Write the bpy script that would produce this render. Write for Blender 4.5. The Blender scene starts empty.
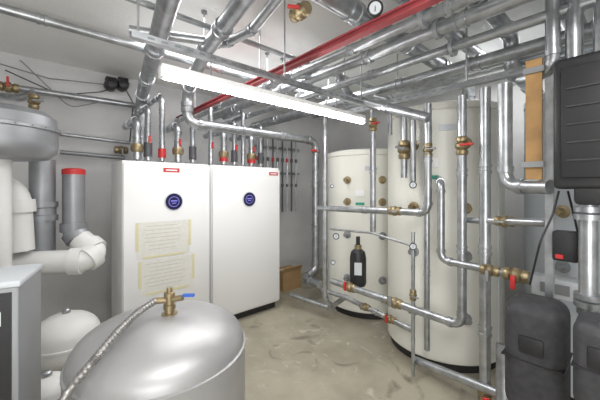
import bpy, bmesh, math, random
from mathutils import Vector, Matrix
random.seed(3)
# World axes follow the room: +X and +Y are the two wall directions, metres, floor at z=0.

def mat(name, col, rough=0.5, metal=0.0, var=0.0, scale=8.0, bump=0.0, col2=None, emis=None, estr=0):
    m=bpy.data.materials.new(name); m.use_nodes=True; nt=m.node_tree; b=nt.nodes['Principled BSDF']
    b.inputs['Roughness'].default_value=rough; b.inputs['Metallic'].default_value=metal
    b.inputs['Base Color'].default_value=(*col,1)
    if var or col2 or bump:
        tc=nt.nodes.new('ShaderNodeTexCoord'); n=nt.nodes.new('ShaderNodeTexNoise')
        n.inputs['Scale'].default_value=scale; n.inputs['Detail'].default_value=6
        nt.links.new(tc.outputs['Object'],n.inputs['Vector'])
        r=nt.nodes.new('ShaderNodeValToRGB')
        c2=col2 if col2 else tuple(max(0,c*(1-var)) for c in col)
        r.color_ramp.elements[0].position=0.35; r.color_ramp.elements[1].position=0.65
        r.color_ramp.elements[0].color=(*c2,1); r.color_ramp.elements[1].color=(*col,1)
        nt.links.new(n.outputs['Fac'],r.inputs['Fac']); nt.links.new(r.outputs['Color'],b.inputs['Base Color'])
        if bump:
            bp=nt.nodes.new('ShaderNodeBump'); bp.inputs['Strength'].default_value=bump; bp.inputs['Distance'].default_value=0.01
            nt.links.new(n.outputs['Fac'],bp.inputs['Height']); nt.links.new(bp.outputs['Normal'],b.inputs['Normal'])
    if emis: b.inputs['Emission Color'].default_value=(*emis,1); b.inputs['Emission Strength'].default_value=estr
    return m
GALV=mat('galvanized_steel',(0.52,0.54,0.56),0.33,0.85,0.32,14)
FOIL=mat('insulation_cladding',(0.36,0.37,0.39),0.45,0.6,0.15,6)
BRASS=mat('brass',(0.40,0.32,0.19),0.42,0.8,0.25,20)
RED=mat('red_paint',(0.55,0.03,0.03),0.45)
REDB=mat('red_beam_paint',(0.40,0.07,0.08),0.6,0,0.3,5)
BLACK=mat('black_plastic',(0.02,0.02,0.022),0.45)
DBLACK=mat('black_foam',(0.05,0.05,0.055),0.7,0,0.3,30,0.2)
WHITE=mat('white_powder_coat',(0.87,0.87,0.87),0.4)
WHITE2=mat('white_pvc',(0.78,0.78,0.76),0.45,0,0.06,3)
CREAM=mat('tank_cream_foil',(0.79,0.785,0.72),0.3,0,0.03,2)
GREYT=mat('tank_grey_foil',(0.50,0.54,0.58),0.5,0,0.06,2)
SILV=mat('silver_foil_jacket',(0.45,0.45,0.455),0.42,0.5,0.10,5,0.06)
GREY=mat('grey_metal',(0.28,0.29,0.30),0.5,0.3)
LGREY=mat('light_grey_plastic',(0.6,0.63,0.66),0.5)
PAPER=mat('paper',(0.80,0.79,0.74),0.8,0,0.08,25)
INK=mat('printed_text',(0.5,0.5,0.48),0.8)
TAPE=mat('yellow_tape',(0.75,0.70,0.45),0.6)
CARD=mat('cardboard',(0.42,0.27,0.13),0.85,0,0.15,8)
WOOD=mat('plywood',(0.50,0.29,0.11),0.6,0,0.4,6)
YEL=mat('yellow_label',(0.8,0.75,0.05),0.5)
BLUE=mat('blue_handle',(0.04,0.12,0.5),0.4)
DISP=mat('display_glass',(0.015,0.015,0.04),0.15,0,emis=(0.15,0.12,0.6),estr=0.06)
DISPB=mat('display_blue',(0.1,0.1,0.4),0.3,0,emis=(0.35,0.3,0.9),estr=0.5)
GREEN=mat('green_label',(0.05,0.35,0.25),0.5)
TUBE=mat('fluorescent_tube',(1,1,1),0.5,0,emis=(1,0.98,0.99),estr=34)
DARKP=mat('dark_pipe',(0.10,0.10,0.11),0.5,0.3)
HOSE=mat('braided_hose',(0.36,0.35,0.34),0.4,0.7,0.3,40)

class B:
    def __init__(s,name): s.n=name; s.v=[]; s.f=[]; s.m=[]; s.mats=[]
    def mi(s,m):
        if m not in s.mats: s.mats.append(m)
        return s.mats.index(m)
    def add(s,vs,fs,m):
        o=len(s.v); s.v+= [tuple(v) for v in vs]; k=s.mi(m)
        for f in fs: s.f.append(tuple(i+o for i in f)); s.m.append(k)
    def box(s,c,sz,m,rz=0,bev=0,seg=2,rot=None):
        bm=bmesh.new(); bmesh.ops.create_cube(bm,size=1)
        for v in bm.verts: v.co=Vector((v.co.x*sz[0],v.co.y*sz[1],v.co.z*sz[2]))
        if bev: bmesh.ops.bevel(bm,geom=list(bm.edges),offset=bev,segments=seg,profile=0.5,affect='EDGES')
        M=Matrix.Translation(c)@(rot.to_4x4() if rot else Matrix.Rotation(rz,4,'Z'))
        bm.verts.index_update()
        s.add([M@v.co for v in bm.verts],[[v.index for v in f.verts] for f in bm.faces],m); bm.free()
        return s
    def lathe(s,c,prof,m,axis=(0,0,1),seg=32):
        q=Vector((0,0,1)).rotation_difference(Vector(axis).normalized()); c=Vector(c)
        vs=[];fs=[];n=len(prof)
        for r,z in prof:
            for i in range(seg):
                t=2*math.pi*i/seg; vs.append(c+q@Vector((max(r,1e-4)*math.cos(t),max(r,1e-4)*math.sin(t),z)))
        for k in range(n-1):
            for i in range(seg):
                j=(i+1)%seg; fs.append((k*seg+i,k*seg+j,(k+1)*seg+j,(k+1)*seg+i))
        fs.append(tuple(range(seg))[::-1]); fs.append(tuple((n-1)*seg+i for i in range(seg)))
        s.add(vs,fs,m); return s
    def cyl(s,a,b,r,m,seg=20):
        a=Vector(a);b=Vector(b); return s.lathe(a,[(r,0),(r,(b-a).length)],m,b-a,seg)
    def tube(s,path,r,m,R=None,seg=16,collar=True,cm=None,cs=1.2,rib=None,joints=0):
        P=[Vector(p) for p in path]; R=R or r*2.6; pts=[P[0]]; cols=[]
        for i in range(1,len(P)-1):
            a=(P[i-1]-P[i]); b=(P[i+1]-P[i]); la,lb=a.length,b.length; a.normalize(); b.normalize()
            ang=a.angle(b)
            if ang>3.05: pts.append(P[i]); continue
            t=min(R/math.tan(ang/2),la*0.45,lb*0.45); p0=P[i]+a*t; p1=P[i]+b*t
            N=7
            for k in range(N+1):
                u=k/N; pts.append(p0*(1-u)**2+P[i]*2*u*(1-u)+p1*u*u)
            cols+= [(p0,a),(p1,b)]
        pts.append(P[-1])
        if rib:
            new=[]
            for i in range(len(pts)-1):
                L=(pts[i+1]-pts[i]).length; n=max(1,int(L/rib))
                for k in range(n): new.append(pts[i].lerp(pts[i+1],k/n))
            new.append(pts[-1]); pts=new
        T=[]
        for i in range(len(pts)):
            d=(pts[min(i+1,len(pts)-1)]-pts[max(i-1,0)]); T.append(d.normalized())
        up=Vector((0,0,1)) if abs(T[0].z)<0.9 else Vector((1,0,0))
        n=T[0].cross(up).normalized(); vs=[]
        for i,p in enumerate(pts):
            if i: n=(T[i-1].rotation_difference(T[i])@n); n=(n-T[i]*n.dot(T[i])).normalized()
            b=T[i].cross(n); rr=r*(1+(0.16 if i%2 else -0.1)) if rib else r
            for k in range(seg):
                t=2*math.pi*k/seg; vs.append(p+(n*math.cos(t)+b*math.sin(t))*rr)
        fs=[]
        for i in range(len(pts)-1):
            for k in range(seg):
                j=(k+1)%seg; fs.append((i*seg+k,i*seg+j,(i+1)*seg+j,(i+1)*seg+k))
        fs.append(tuple(range(seg))[::-1]); fs.append(tuple((len(pts)-1)*seg+k for k in range(seg)))
        s.add(vs,fs,m)
        if collar:
            for p,d in cols: s.lathe(p-d*r*0.4,[(r*cs,0),(r*cs,r*0.9)],cm or m,d,seg)
            if joints:
                for i in range(len(P)-1):
                    L=(P[i+1]-P[i]).length; k=int(L/joints)
                    for q in range(1,k+1):
                        c=P[i].lerp(P[i+1],q/(k+1)); d=(P[i+1]-P[i]).normalized()
                        s.lathe(c-d*r*0.9,[(r*cs,0),(r*cs,r*0.5),(r*1.05,r*0.6),(r*1.05,r*1.2),(r*cs,r*1.3),(r*cs,r*1.8)],cm or m,d,seg)
        return s
    def done(s,smooth=35):
        me=bpy.data.meshes.new(s.n); V=[Vector(v) for v in s.v]
        lo=Vector([min(v[i] for v in V) for i in range(3)]); hi=Vector([max(v[i] for v in V) for i in range(3)])
        o=Vector(((lo.x+hi.x)/2,(lo.y+hi.y)/2,lo.z))
        me.from_pydata([v-o for v in V],[],s.f)
        for m in s.mats: me.materials.append(m)
        me.polygons.foreach_set('material_index',s.m); me.polygons.foreach_set('use_smooth',[True]*len(s.f))
        me.update(); bm=bmesh.new(); bm.from_mesh(me); bmesh.ops.recalc_face_normals(bm,faces=bm.faces); bm.to_mesh(me); bm.free()
        me.set_sharp_from_angle(angle=math.radians(smooth))
        ob=bpy.data.objects.new(s.n,me); ob.location=o; bpy.context.collection.objects.link(ob); return ob

# ---------- room ----------
def roommat(name,c1,c2,scale,rough,bump,c3=None,p3=(.60,.72)):
    m=bpy.data.materials.new(name); m.use_nodes=True; nt=m.node_tree; b=nt.nodes['Principled BSDF']; b.inputs['Roughness'].default_value=rough
    tc=nt.nodes.new('ShaderNodeTexCoord'); n=nt.nodes.new('ShaderNodeTexNoise'); n.inputs['Scale'].default_value=scale; n.inputs['Detail'].default_value=8
    n.inputs['Roughness'].default_value=0.6
    nt.links.new(tc.outputs['Object'],n.inputs['Vector']); r=nt.nodes.new('ShaderNodeValToRGB')
    r.color_ramp.elements[0].position=0.3; r.color_ramp.elements[1].position=0.62
    r.color_ramp.elements[0].color=(*c1,1); r.color_ramp.elements[1].color=(*c2,1)
    nt.links.new(n.outputs['Fac'],r.inputs['Fac']); out=r.outputs['Color']
    if c3:
        for cc,off,(pa,pb) in ((c3,3.3,p3),(tuple(v*.55 for v in c1),1.7,(.60,.74))):
            n2=nt.nodes.new('ShaderNodeTexNoise'); n2.inputs['Scale'].default_value=scale*off; n2.inputs['Detail'].default_value=5; n2.inputs['Distortion'].default_value=1.2
            nt.links.new(tc.outputs['Object'],n2.inputs['Vector'])
            r2=nt.nodes.new('ShaderNodeValToRGB'); r2.color_ramp.elements[0].position=pa; r2.color_ramp.elements[1].position=pb
            nt.links.new(n2.outputs['Fac'],r2.inputs['Fac'])
            mx=nt.nodes.new('ShaderNodeMixRGB'); nt.links.new(r2.outputs['Color'],mx.inputs['Fac']); nt.links.new(out,mx.inputs['Color1'])
            mx.inputs['Color2'].default_value=(*cc,1); out=mx.outputs['Color']
    nt.links.new(out,b.inputs['Base Color'])
    bp=nt.nodes.new('ShaderNodeBump'); bp.inputs['Strength'].default_value=bump; bp.inputs['Distance'].default_value=0.01
    n3=nt.nodes.new('ShaderNodeTexNoise'); n3.inputs['Scale'].default_value=40; nt.links.new(tc.outputs['Object'],n3.inputs['Vector'])
    nt.links.new(n3.outputs['Fac'],bp.inputs['Height']); nt.links.new(bp.outputs['Normal'],b.inputs['Normal'])
    return m
FLOOR=roommat('concrete_floor',(0.27,0.245,0.185),(0.42,0.385,0.30),1.9,0.38,0.08,(0.50,0.475,0.40))
WALL=roommat('wall_plaster',(0.61,0.61,0.61),(0.74,0.74,0.74),1.2,0.85,0.25)
CEIL=roommat('ceiling_paint',(0.80,0.80,0.78),(0.89,0.89,0.87),0.9,0.9,0.25)
x0,x1,y0,y1,H=-1.4,4.0,-1.6,3.9,2.75
def slab(n,c,s,m): return B(n).box(c,s,m).done()
cx,cy=(x0+x1)/2,(y0+y1)/2
slab('floor',(cx,cy,-0.05),(x1-x0+.2,y1-y0+.2,0.1),FLOOR)
slab('ceiling',(cx,cy,H+.05),(x1-x0+.2,y1-y0+.2,0.1),CEIL)
slab('wall_back',(cx,y1+.05,H/2),(x1-x0,0.1,H),WALL)
slab('wall_front',(cx,y0-.05,H/2),(x1-x0,0.1,H),WALL)
slab('wall_left',(x0-.05,cy,H/2),(0.1,y1-y0,H),WALL)
slab('wall_right',(x1+.05,cy,H/2),(0.1,y1-y0,H),WALL)

# ---------- cabinets ----------
def cabinet(xa,xb,stick):
    b=B('heat_pump_cabinet'); yf=2.96; D=0.5; Ht=1.735; w=xb-xa; c=(xa+xb)/2
    b.box((c,yf+D/2+.02,0.04),(w-.06,D-.08,0.08),BLACK)
    b.box((c,yf+D/2+.012,0.08+(Ht-.08)/2),(w,D-.02,Ht-.08),WHITE,bev=.008)
    b.box((c,yf+.006,0.10+(Ht-.12)/2),(w-.012,.022,Ht-.13),WHITE,bev=.006)
    dz=1.36; dc=c+(.03 if stick==0 else 0)
    b.lathe((dc,yf-.004,dz),[(.088,0),(.088,.006),(.08,.010)],LGREY,(0,-1,0),40)
    b.lathe((dc,yf-.012,dz),[(.078,0),(.078,.003)],DISP,(0,-1,0),40)
    b.lathe((dc,yf-.0155,dz),[(.05,0),(.05,.001)],DISPB,(0,-1,0),40); b.lathe((dc,yf-.017,dz),[(.044,0),(.044,.001)],DISP,(0,-1,0),40)
    b.box((dc,yf-.0185,dz+.008),(.06,.001,.012),DISPB); b.box((dc,yf-.0185,dz-.014),(.04,.001,.008),DISPB)
    sx,sw=((dc-.02,.15) if stick==0 else (xb-.10,.13))
    b.box((sx,yf-.006,1.66),(sw,.002,.04),RED)
    b.box((sx,yf-.0075,1.66),(sw*.7,.002,.012),WHITE)
    for k in range(5): b.lathe((xa+.12+k*(w-.24)/4,yf+.3,Ht),[(.03,0),(.03,.03)],GREY)
    return b.done()
cabinet(0.563,1.362,0); cabinet(1.384,2.275,1)
def notice(x,z,w,h):
    b=B('paper_notice'); yf=2.953
    b.box((x,yf,z),(w,.002,h),PAPER)
    for r in range(7):
        b.box((x-.02,yf-.0015,z+h*.38-r*h*.11),(w*random.uniform(.5,.8),.001,.004),INK)
    for sx in (-1,1): b.box((x+sx*w*.5,yf-.002,z+h*.1),(.025,.001,h*.8),TAPE)
    b.box((x,yf-.002,z-h*.5),(w*.8,.001,.02),TAPE)
    b.done()
notice(.91,1.02,.47,.32); notice(.94,.68,.48,.31)

# ---------- tanks ----------
def tank(x,y,r,h,m,name='buffer_tank'):
    b=B(name)
    b.lathe((x,y,0),[(r-.03,0),(r-.03,.07)],BLACK,seg=64)
    b.lathe((x,y,.07),[(r-.01,0),(r,.01),(r,h-.14),(r-.006,h-.135),(r+.004,h-.13),(r+.004,h-.08),(r-.02,h-.07)],m,seg=64)
    b.lathe((x,y,.07+h-.08),[(r-.02,0),(r-.06,.02),(.1,.03),(.0,.03)],m,seg=64)
    b.lathe((x,y,h),[(.08,0),(.08,.05),(.05,.06)],BLACK)
    dirv=Vector((-x,-y,0)).normalized(); t=Vector((-dirv.y,dirv.x,0))
    p=Vector((x,y,0))+ (dirv*.55+t*.83).normalized()*r
    b.cyl((p.x,p.y,.1),(p.x,p.y,h-.14),.008,LGREY,8)
    for z in (.45,.95,1.33,h-.35):
        for an in (-.45,.35):
            d=(dirv*math.cos(an)+t*math.sin(an)); q=Vector((x,y,z))+d*(r-.02)
            b.lathe(q,[(.045,0),(.045,.025),(.022,.03),(.022,.08)],GREY if z<1 else BRASS,d,20)
    for an,z,w,h2,mm in ((-.15,h-.5,.10,.07,WHITE),(.1,h-.22,.14,.05,LGREY),(-.15,h-.62,.1,.03,GREEN)):
        d=(dirv*math.cos(an)+t*math.sin(an)); q=Vector((x,y,z))+d*(r+.004); b.box(q,(.01,w,h2),mm,rz=math.atan2(d.y,d.x))
    return b.done()
tank(3.20,2.33,.5,1.93,CREAM); tank(2.93,1.26,.5,2.2,CREAM); tank(3.2,.16,.5,2.2,GREYT)

# ---------- lamp and rails ----------
b=B('fluorescent_lamp'); b.box((1.235,1.51,2.070),(1.58,.055,.03),WHITE,bev=.005)
b.lathe((.46,1.51,2.036),[(.020,0),(.020,1.55)],TUBE,(1,0,0),20)
for x in (.45,2.02): b.box((x,1.51,2.045),(.018,.05,.05),WHITE,bev=.004)
for x in (.7,1.7): b.cyl((x,1.51,2.085),(x,1.51,2.165),.004,GREY,8)
b.done()
b=B('mounting_rail'); b.box((1.46,1.51,2.185),(2.28,.036,.03),GALV)
for i in range(36): b.box((.40+i*.061,1.491,2.185),(.03,.002,.01),GREY)
for x in (.35,1.2,2.0,2.55): b.cyl((x,1.51,2.19),(x,1.51,2.75),.005,GALV,8)
b.done()
b=B('red_steel_beam'); b.box((1.34,1.35,2.37),(.045,5.0,.01),REDB); b.box((1.34,1.35,2.335),(.045,5.0,.01),REDB); b.box((1.34,1.35,2.352),(.01,5.0,.03),REDB)
for y in (.3,2.0,3.3): b.cyl((1.34,y,2.37),(1.34,y,2.75),.006,GALV,8)
b.done()
b=B('mounting_rail'); b.box((2.25,.9,2.215),(.041,2.2,.041),GALV)
for i in range(30): b.box((2.228,-.1+i*.07,2.215),(.002,.035,.012),GREY)
for y in (0.0,.8,1.9): b.cyl((2.25,y,2.2),(2.25,y,2.75),.007,GALV,8)
b.done()

def pipe(path,r,m=GALV,name='heating_pipe',joints=.7,**k):
    return B(name).tube(path,r,m,joints=joints,**k).done()
# overhead
pipe([(.38,.6,2.47),(.51,1.57,2.47),(.87,3.62,2.47),(.87,3.62,2.0),(.87,3.62,1.0)],.055)
pipe([(.70,.3,2.47),(.80,1.32,2.47),(.915,2.07,2.47),(1.10,2.9,2.42),(1.10,2.9,2.12),(2.84,2.9,2.12),(2.84,2.9,.38),(2.62,2.9,.30),(2.62,2.6,.3)],.048)
pipe([(.94,1.18,2.5),(1.035,1.635,2.5),(.994,1.92,2.5),(.45,2.15,2.5)],.03)
pipe([(-.3,1.93,2.58),(2.9,1.93,2.58)],.02)
pipe([(-.6,2.6,2.6),(3.2,2.6,2.6)],.03)
pipe([(.2,1.15,2.56),(3.3,1.15,2.56),(3.3,1.15,2.28)],.055)
pipe([(.3,.88,2.58),(3.7,.88,2.58)],.045)
pipe([(.6,.62,2.6),(2.6,.62,2.6),(2.6,.62,2.35),(3.7,.62,2.35)],.05)
pipe([(1.2,.30,2.62),(3.7,.30,2.62)],.06,FOIL,'insulated_pipe')
pipe([(1.5,.05,2.5),(3.7,.05,2.5)],.05,FOIL,'insulated_pipe')
for X,z,r,ya,yb in ((1.62,2.44,.03,-.6,3.85),(1.80,2.44,.04,-.6,3.85),(2.02,2.40,.03,-.4,3.85),(2.45,2.42,.045,-.4,3.85),(2.65,2.45,.03,.2,3.85),(2.9,2.5,.05,.0,3.0)):
    pipe([(X,ya,z),(X,yb,z)],r)
for X,y,z in ((1.62,.8,2.44),(1.8,.8,2.44),(2.02,.8,2.4),(1.62,2.3,2.44),(1.8,2.3,2.44),(2.02,2.3,2.4),(2.45,2.3,2.42),(.6,2.05,2.47),(.9,2.05,2.47),(1.5,1.15,2.56),(1.5,.88,2.58)):
    b=B('pipe_hanger'); b.cyl((X,y,z+.04),(X,y,2.75),.005,GALV,8); b.lathe((X,y-.012,z),[(.056,0),(.056,.024)],GREY,(0,1,0),24); b.lathe((X,y,2.735),[(.02,0),(.02,.015)],GREY); b.done()
pipe([(1.45,2.0,2.38),(2.05,1.842,2.568),(2.05,1.668,2.273),(2.05,.977,1.98)],.035)
# pipework in front of the tanks
pipe([(2.25,2.16,2.215),(2.25,2.16,.35),(2.4,2.156,.165)],.024)
pipe([(2.5,1.745,2.26),(2.5,1.745,1.056)],.03)
pipe([(2.35,1.328,2.138),(2.35,1.328,1.577)],.027)
pipe([(2.35,1.247,2.122),(2.35,1.247,1.541)],.024)
pipe([(2.25,1.073,2.134),(2.25,1.073,1.301),(2.25,2.247,1.278)],.028)
pipe([(2.25,.829,2.14),(2.25,.829,.522),(2.25,2.062,.549)],.03)
pipe([(2.25,.685,2.16),(2.25,.685,.0)],.034)
pipe([(2.38,1.143,2.043),(2.38,1.143,.18)],.022)
pipe([(2.44,1.07,1.56),(2.25,.975,1.53),(2.25,.975,.96),(2.2,.432,.96)],.026)
pipe([(2.25,1.194,1.142),(2.25,1.194,.0)],.014,joints=.3)
pipe([(2.25,2.089,1.072),(2.25,1.581,1.09),(2.25,1.194,1.031)],.010,joints=.3)
pipe([(2.3,1.203,.102),(2.2,.585,.193)],.03)
pipe([(2.3,.807,1.266),(2.1,.342,1.303)],.022)
pipe([(2.1,.533,2.114),(2.1,.533,1.506),(2.0,.309,1.5)],.038)
pipe([(2.4,2.35,.35),(2.4,2.018,.363),(2.4,1.283,.285)],.024)
pipe([(2.4,2.9,.15),(2.5,2.322,.131),(2.4,2.018,.36)],.026)
pipe([(2.4,1.493,1.969),(2.4,1.493,2.285),(2.4,1.653,2.358)],.02)

# cabinet top connections
for i,x in enumerate((.741,.84,.972,1.133,1.29,1.5,1.66,1.80,1.92,2.04,2.18)):
    b=B('riser_pipe'); r=.026 if i%3 else .034
    top=2.16+.14*(i%3); y=3.24
    b.tube([(x,y,1.765),(x,y,top),(x,3.75,top)],r,GALV,joints=.2)
    if i%3==0: b.lathe((x,y,1.84),[(r*1.4,0),(r*1.7,.02),(r*1.7,.06),(r*1.4,.08)],BRASS,seg=12)
    if i%3==1: b.lathe((x,y,1.80),[(r*1.5,0),(r*1.5,.14)],DARKP)
    if i%2: b.cyl((x,y,1.97),(x,y-.05,1.97),.008,BRASS,8); b.box((x,y-.055,1.97),(.018,.014,.07),RED)
    if i in (2,6,9): b.lathe((x,y,1.80),[(r*1.45,0),(r*1.45,.09)],RED)
    b.done()

# ---------- left equipment ----------
b=B('insulated_storage_vessel'); c=(-.16,2.62,1.67)
b.lathe(c,[(.16,0),(.23,.01),(.27,.05),(.28,.10),(.28,.18),(.295,.185),(.295,.205),(.28,.21),(.27,.27),(.22,.31),(0,.32)],FOIL,seg=48)
for i in range(24):
    t=i*math.pi/12; b.lathe((c[0]+.295*math.cos(t),c[1]+.295*math.sin(t),c[2]+.195),[(.006,0),(.004,.004)],GREY,(math.cos(t),math.sin(t),0),8)
b.cyl((c[0],c[1],0),(c[0],c[1],1.7),.05,WHITE2); b.done()
pipe([(.04,3.03,1.71),(.04,3.03,.92)],.08,FOIL,'insulated_duct')
pipe([(-.32,3.08,1.48),(-.12,2.91,1.48),(-.10,2.89,1.05)],.10,WHITE2,'insulated_duct',R=.12)
b=B('insulated_duct'); b.tube([(.23,3.0,1.64),(.23,3.0,1.14),(.29,2.94,1.03)],.075,FOIL,R=.1); b.lathe((.23,3.0,1.60),[(.078,0),(.078,.04),(.05,.05)],RED)
b.tube([(.27,2.96,1.08),(.36,2.86,.98),(.28,2.82,.935),(-.41,3.12,.95)],.085,WHITE2,R=.1); b.done()
def vessel(c,r,z0,z1,m,name):
    b=B(name); h=z1-z0; e=min(r*.75,h*.48)
    pr=[]
    for k in range(9): t=math.pi/2*k/8; pr.append((r*math.sin(t),e-e*math.cos(t)))
    for k in range(9): t=math.pi/2*k/8; pr.append((r*math.cos(t),h-e+e*math.sin(t)))
    b.lathe((c[0],c[1],z0),pr,m,seg=48); b.lathe((c[0],c[1],z0+h/2-.012),[(r,0),(r+.008,.004),(r+.008,.02),(r,.024)],m,seg=48)
    for k in range(3):
        t=k*2.1; b.cyl((c[0]+r*.7*math.cos(t),c[1]+r*.7*math.sin(t),0),(c[0]+r*.7*math.cos(t),c[1]+r*.7*math.sin(t),z0+e*.5),.012,m,10)
    b.lathe((c[0],c[1],z1-.01),[(.025,0),(.025,.03),(.015,.04)],GALV); return b.done()
vessel((.17,2.78),.21,.18,.58,WHITE2,'expansion_vessel')
vessel((.05,2.29),.12,.08,.40,WHITE2,'expansion_vessel')
# appliance
ax_,ay_,ang=-.045,1.50,1.335
u=Vector((math.cos(ang),math.sin(ang),0)); w=Vector((-u.y,u.x,0)); A0=Vector((ax_,ay_,0))
cc=A0+u*.14+w*.25
b=B('control_appliance'); b.box((cc.x,cc.y,.58),(.28,.5,1.12),GREY,rz=ang,bev=.01); b.box((cc.x,cc.y,1.148),(.29,.51,.024),LGREY,rz=ang,bev=.006)
b.box((cc.x,cc.y,.012),(.24,.46,.024),BLACK,rz=ang)
fc=A0+w*.25-u*.004
b.box((fc.x,fc.y,.59),(.006,.46,1.06),BLACK,rz=ang)
for k in range(4):
    g=A0+w*(.05+.022*k)-u*.009; b.box((g.x,g.y,1.03),(.002,.006,.05),WHITE,rz=ang)
g=A0+w*.13-u*.01; b.box((g.x,g.y,1.125),(.002,.14,.025),YEL,rz=ang)
b.box((cc.x+.06,cc.y-.03,1.162),(.10,.12,.002),YEL,rz=ang)
b.done()
# silver tank
b=B('silver_insulated_tank'); c=(.43,1.414,0); r=.36
pr=[(r-.02,0),(r,.02),(r,.775),(r-.004,.78),(r-.006,.79)]
for k in range(1,12): t=math.pi/2*k/12; pr.append(((r-.006)*math.cos(t)**.8,.79+.145*math.sin(t)))
pr.append((0,.935))
b.lathe(c,pr,SILV,seg=72)
b.lathe((c[0],c[1],.775),[(r-.004,-.004),(r+.003,0),(r+.003,.01),(r-.01,.014)],SILV,seg=72)
b.lathe((c[0]+.02,c[1]-.02,.925),[(.035,0),(.035,.012),(.02,.014),(.02,.03),(.026,.032),(.026,.05),(.018,.053),(.018,.085),(.023,.087),(.023,.102),(.012,.105),(.012,.125)],BRASS,seg=20)
top=Vector((c[0]+.02,c[1]-.02,.995))
b.cyl(top,top+Vector((.045,-.04,.01)),.013,BRASS); b.box(top+Vector((.065,-.055,.02)),(.05,.014,.012),BLUE,rz=-.7)
b.cyl(top,top+Vector((-.055,.03,0)),.014,BRASS); b.done()
pts=[(.40,1.424,.995),(.32,1.38,.98),(.23,1.29,.96),(.15,1.23,.91),(.06,1.19,.84),(.03,1.20,.62)]
b=B('flexible_metal_hose'); b.tube(pts,.0135,HOSE,R=.09,collar=False,rib=.007,seg=14); b.done()

# ---------- box, bottle ----------
b=B('cardboard_box'); b.box((2.82,3.5,.14),(.34,.26,.28),CARD)
b.box((2.82,3.5,.282),(.34,.04,.003),TAPE); b.box((2.82,3.36,.30),(.34,.012,.09),CARD,rot=Matrix.Rotation(.5,3,'X')); b.done()
p=Vector((2.4,1.852,.508)); b=B('dirt_separator_bottle')
b.lathe(p,[(.03,0),(.07,.02),(.08,.05),(.08,.14),(.076,.145),(.08,.15),(.08,.29),(.068,.35),(.04,.375),(.02,.39),(.02,.5)],BLACK); b.lathe(p+Vector((0,0,.38)),[(.035,0),(.035,.04)],BRASS)
b.box(p+Vector((-.064,-.05,.2)),(.006,.07,.12),LGREY,rz=.66); b.done()

# ---------- valves / gauges ----------
def valve(p,axis,s=.8,lev=(0,-1,0),col=GREY,name='ball_valve'):
    p=Vector(p); ax=Vector(axis).normalized(); l=Vector(lev).normalized(); b=B(name)
    b.lathe(p-ax*.06*s,[(.030*s,0),(.036*s,.01*s),(.036*s,.03*s),(.029*s,.035*s),(.042*s,.05*s),(.042*s,.07*s),(.029*s,.085*s),(.036*s,.09*s),(.036*s,.11*s),(.03*s,.12*s)],BRASS,ax,12)
    o=(Vector((-p.x,-p.y,0)).normalized()); o=(o-ax*o.dot(ax)).normalized()
    b.cyl(p,p+o*.07*s,.01*s,BRASS,10)
    rot=Vector((1,0,0)).rotation_difference(l).to_matrix()
    b.box(p+o*.07*s+l*.025*s,(.075*s,.022*s,.014*s),col,rot=rot,bev=.003*s); b.done()
def gauge(p,s=1,name='pressure_gauge'):
    p=Vector(p); o=Vector((-p.x,-p.y,(1.5-p.z)*.5)).normalized(); p=p+o*.03; b=B(name)
    b.lathe(p,[(.04*s,0),(.04*s,.02*s),(.034*s,.025*s)],BLACK,o,28); b.lathe(p+o*.0255*s,[(.029*s,0),(.029*s,.001)],LGREY,o,28)
    b.box(p+o*.028*s,(.003*s,.003*s,.035*s),BLACK); b.cyl(p-o*.05*s,p,.008*s,BRASS,8); b.done()
Z=(0,0,1); Y=(0,1,0); DN=(0,0,-1)
valve((2.25,.829,1.788),Z,1.1,(0,-1,0),RED); valve((2.35,1.328,1.815),Z,1.3,(0,1,.3)); valve((2.84,2.9,1.98),Z,1.3,(-1,0,0),RED)
valve((2.25,1.073,1.783),Z,.9); valve((2.5,1.745,2.112),Z,1.1,(0,-1,0),RED)
valve((2.25,1.353,1.30),Y,1); valve((2.25,1.83,.544),Y,1.1,Z,RED); valve((2.25,1.353,.533),Y,1.1,Z)
valve((2.2,.641,.962),Y,.9,DN); valve((2.2,.501,.962),Y,1.1,DN,RED); valve((2.2,.559,1.286),Y,.9,Y)
valve((2.25,.685,.132),Z,1.1,(0,-1,0),RED); valve((2.25,1.194,.642),Z,.7); valve((1.043,1.182,2.42),Y,1.0,(1,-.6,0),RED)
valve((2.4,1.767,.336),Y,.9,Z); valve((2.4,1.493,.307),Y,.9,Z,RED)
gauge((1.331,.916,2.42),1.0); gauge((2.25,1.194,1.031),.7); gauge((2.25,1.194,1.516),.7); gauge((2.25,2.008,1.011),.8)
gauge((2.25,2.048,.744),.6,'thermometer_dial'); gauge((2.25,2.062,1.51),.5,'thermometer_dial')

# ---------- right foreground ----------
b=B('pump_controller'); b.box((1.92,.06,1.79),(.22,.42,.60),BLACK,bev=.02,seg=3)
b.box((1.80,.06,1.79),(.02,.36,.5),BLACK,bev=.008); b.box((1.90,.10,1.47),(.16,.2,.1),BLACK,bev=.02)
for k in range(5): b.box((1.787,.06,1.62+k*.08),(.006,.32,.006),DBLACK)
b.box((1.788,.0,1.98),(.004,.12,.03),LGREY)
b.done()
def pump(c,s):
    b=B('insulated_pump'); b.box(c,s,DBLACK,bev=min(s)*.28,seg=5); b.box(c,(s[0]*1.01,s[1]*1.01,.008),BLACK)
    b.box((c[0]-s[0]*.5,c[1],c[2]+s[2]*.15),(.02,s[1]*.4,.08),BLACK,bev=.006); b.cyl((c[0],c[1],0),(c[0],c[1],c[2]),.04,GALV); b.done()
pump((1.90,.345,.66),(.26,.24,.55)); pump((1.64,.10,.82),(.2,.15,.34))
pipe([(1.906,.158,0),(1.906,.158,1.42)],.034)
for z in (1.38,.98): b=B('pipe_flange'); b.lathe((1.906,.158,z),[(.052,-.03),(.052,-.005),(.043,0),(.052,.005),(.052,.03)],GALV); b.done()
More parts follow.
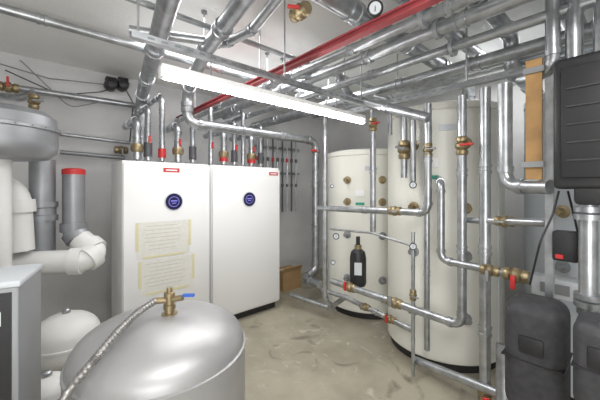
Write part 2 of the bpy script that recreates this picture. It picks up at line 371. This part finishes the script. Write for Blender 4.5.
b=B('plywood_board'); b.box((2.0,.376,1.86),(.018,.07,.64),WOOD); b.box((1.985,.376,2.12),(.02,.09,.03),GREY); b.box((1.985,.376,1.62),(.02,.09,.03),GREY); b.done()
b=B('mounting_rail'); b.box((2.06,.32,1.375),(.035,.035,2.75),GALV); b.done()
pipe([(2.005,.297,2.75),(2.005,.297,2.104),(2.119,.463,2.124)],.03); pipe([(2.019,.218,2.75),(2.019,.218,2.11)],.035); pipe([(2.017,.12,2.75),(2.017,.12,2.10)],.03)
pipe([(2.23,.57,.50),(2.11,.54,.06)],.045)
b=B('junction_box'); b.box((2.03,.25,1.20),(.09,.1,.15),BLACK,bev=.01); b.box((1.98,.27,1.15),(.01,.03,.02),RED); b.done()
b=B('wall_control_unit'); b.box((2.47,.35,.87),(.12,.24,.12),LGREY,bev=.01); b.box((2.405,.35,.87),(.01,.14,.06),GREY); b.cyl((2.47,.35,.0),(2.47,.35,.82),.02,GALV); b.done()
def cable(pts,r=.005,m=BLACK): B('cable').tube(pts,r,m,R=.12,collar=False,seg=8).done()
cable([(1.97,.27,1.48),(1.94,.29,1.36),(1.89,.33,1.23),(1.98,.39,.98)]); cable([(2.0,.24,1.48),(2.02,.22,1.36),(2.04,.20,1.23)])

# ---------- back wall left pipework ----------
pipe([(-.301,3.8,2.41),(.88,3.8,2.426)],.03); pipe([(.182,3.8,2.024),(.798,3.8,1.995)],.018); pipe([(.182,3.8,1.846),(.749,3.8,1.823)],.022,FOIL)
pipe([(-.30,3.73,2.30),(-.10,3.55,2.27),(-.01,3.47,2.32)],.028)
for x,z in ((.608,2.60),(.719,2.62)):
    b=B('circulation_pump'); p=Vector((x,3.7,z)); b.lathe(p+Vector((0,.15,0)),[(.05,0),(.06,.02),(.06,.1),(.05,.16),(.03,.17)],BLACK,(0,-1,0)); b.box(p+Vector((0,.07,.05)),(.1,.1,.05),BLACK,bev=.01); b.done()
cable([(-.209,3.85,2.572),(.182,3.8,2.411),(.514,3.8,2.51),(.681,3.8,2.6)]); cable([(-.108,3.85,2.692),(.261,3.8,2.296),(.605,3.8,2.442)],.005,GREY)
cable([(.75,3.8,2.6),(.83,3.8,2.45),(.8,3.82,2.0)],.006); cable([(-.3,3.82,2.62),(.1,3.82,2.56),(.55,3.8,2.6)],.006,GREY)
valve((-.17,3.48,2.33),(1,0,0),1.1,Z,RED); valve((-.01,3.34,2.21),Z,1.0,(1,0,0)); valve((.71,3.8,1.909),(1,0,0),1.1,DN)
b=B('distribution_manifold')
for z in (2.12,1.72): b.cyl((2.45,3.83,z),(3.35,3.83,z),.02,GALV)
for i in range(9):
    x=2.5+i*.095; b.cyl((x,3.8,1.1),(x,3.8,2.3),.012,DARKP if i%2 else GALV,10); b.lathe((x,3.8,1.9),[(.022,0),(.022,.06)],DARKP if i%3 else RED); b.lathe((x,3.8,1.5),[(.02,0),(.02,.05)],DARKP)
b.done()

# ---------- lights ----------
def area(n,loc,sx,sy,p,rot=(0,0,0)):
    l=bpy.data.lights.new(n,'AREA'); l.shape='RECTANGLE'; l.size=sx; l.size_y=sy; l.energy=p; l.color=(1,.995,.985)
    o=bpy.data.objects.new(n,l); o.location=loc; o.rotation_euler=rot; bpy.context.collection.objects.link(o)
area('ceiling_fill',(.2,-.3,2.7),1.5,.6,42)  # this and the next two: added area fills without fixtures, for even lighting
area('ceiling_fill',(1.6,2.4,2.7),2.0,.8,36)
area('ceiling_fill',(3.3,.8,2.7),.8,.8,12)
area('bounce_fill',(-.8,-1.2,1.3),1.6,1.6,24,(math.radians(110),0,math.radians(-41.4)))  # added bounce fill behind the camera, aimed forward into the room
area('bounce_fill',(-.5,-.7,.9),1.2,1.2,24,(math.radians(160),0,math.radians(-41.4)))  # added uplight out of view, brightens the ceiling
wd=bpy.data.worlds.new('world'); wd.use_nodes=True; wd.node_tree.nodes['Background'].inputs[0].default_value=(.8,.85,.9,1); wd.node_tree.nodes['Background'].inputs[1].default_value=.5
bpy.context.scene.world=wd
bpy.context.scene.view_settings.view_transform='Standard'
cam=bpy.data.cameras.new('camera'); cam.lens=18; cam.sensor_width=36; cam.shift_y=-13/600; cam.clip_start=.05
co=bpy.data.objects.new('camera',cam); co.location=(0,0,1.5); co.rotation_euler=(math.radians(90),0,math.radians(-41.4)); bpy.context.collection.objects.link(co)
bpy.context.scene.camera=co
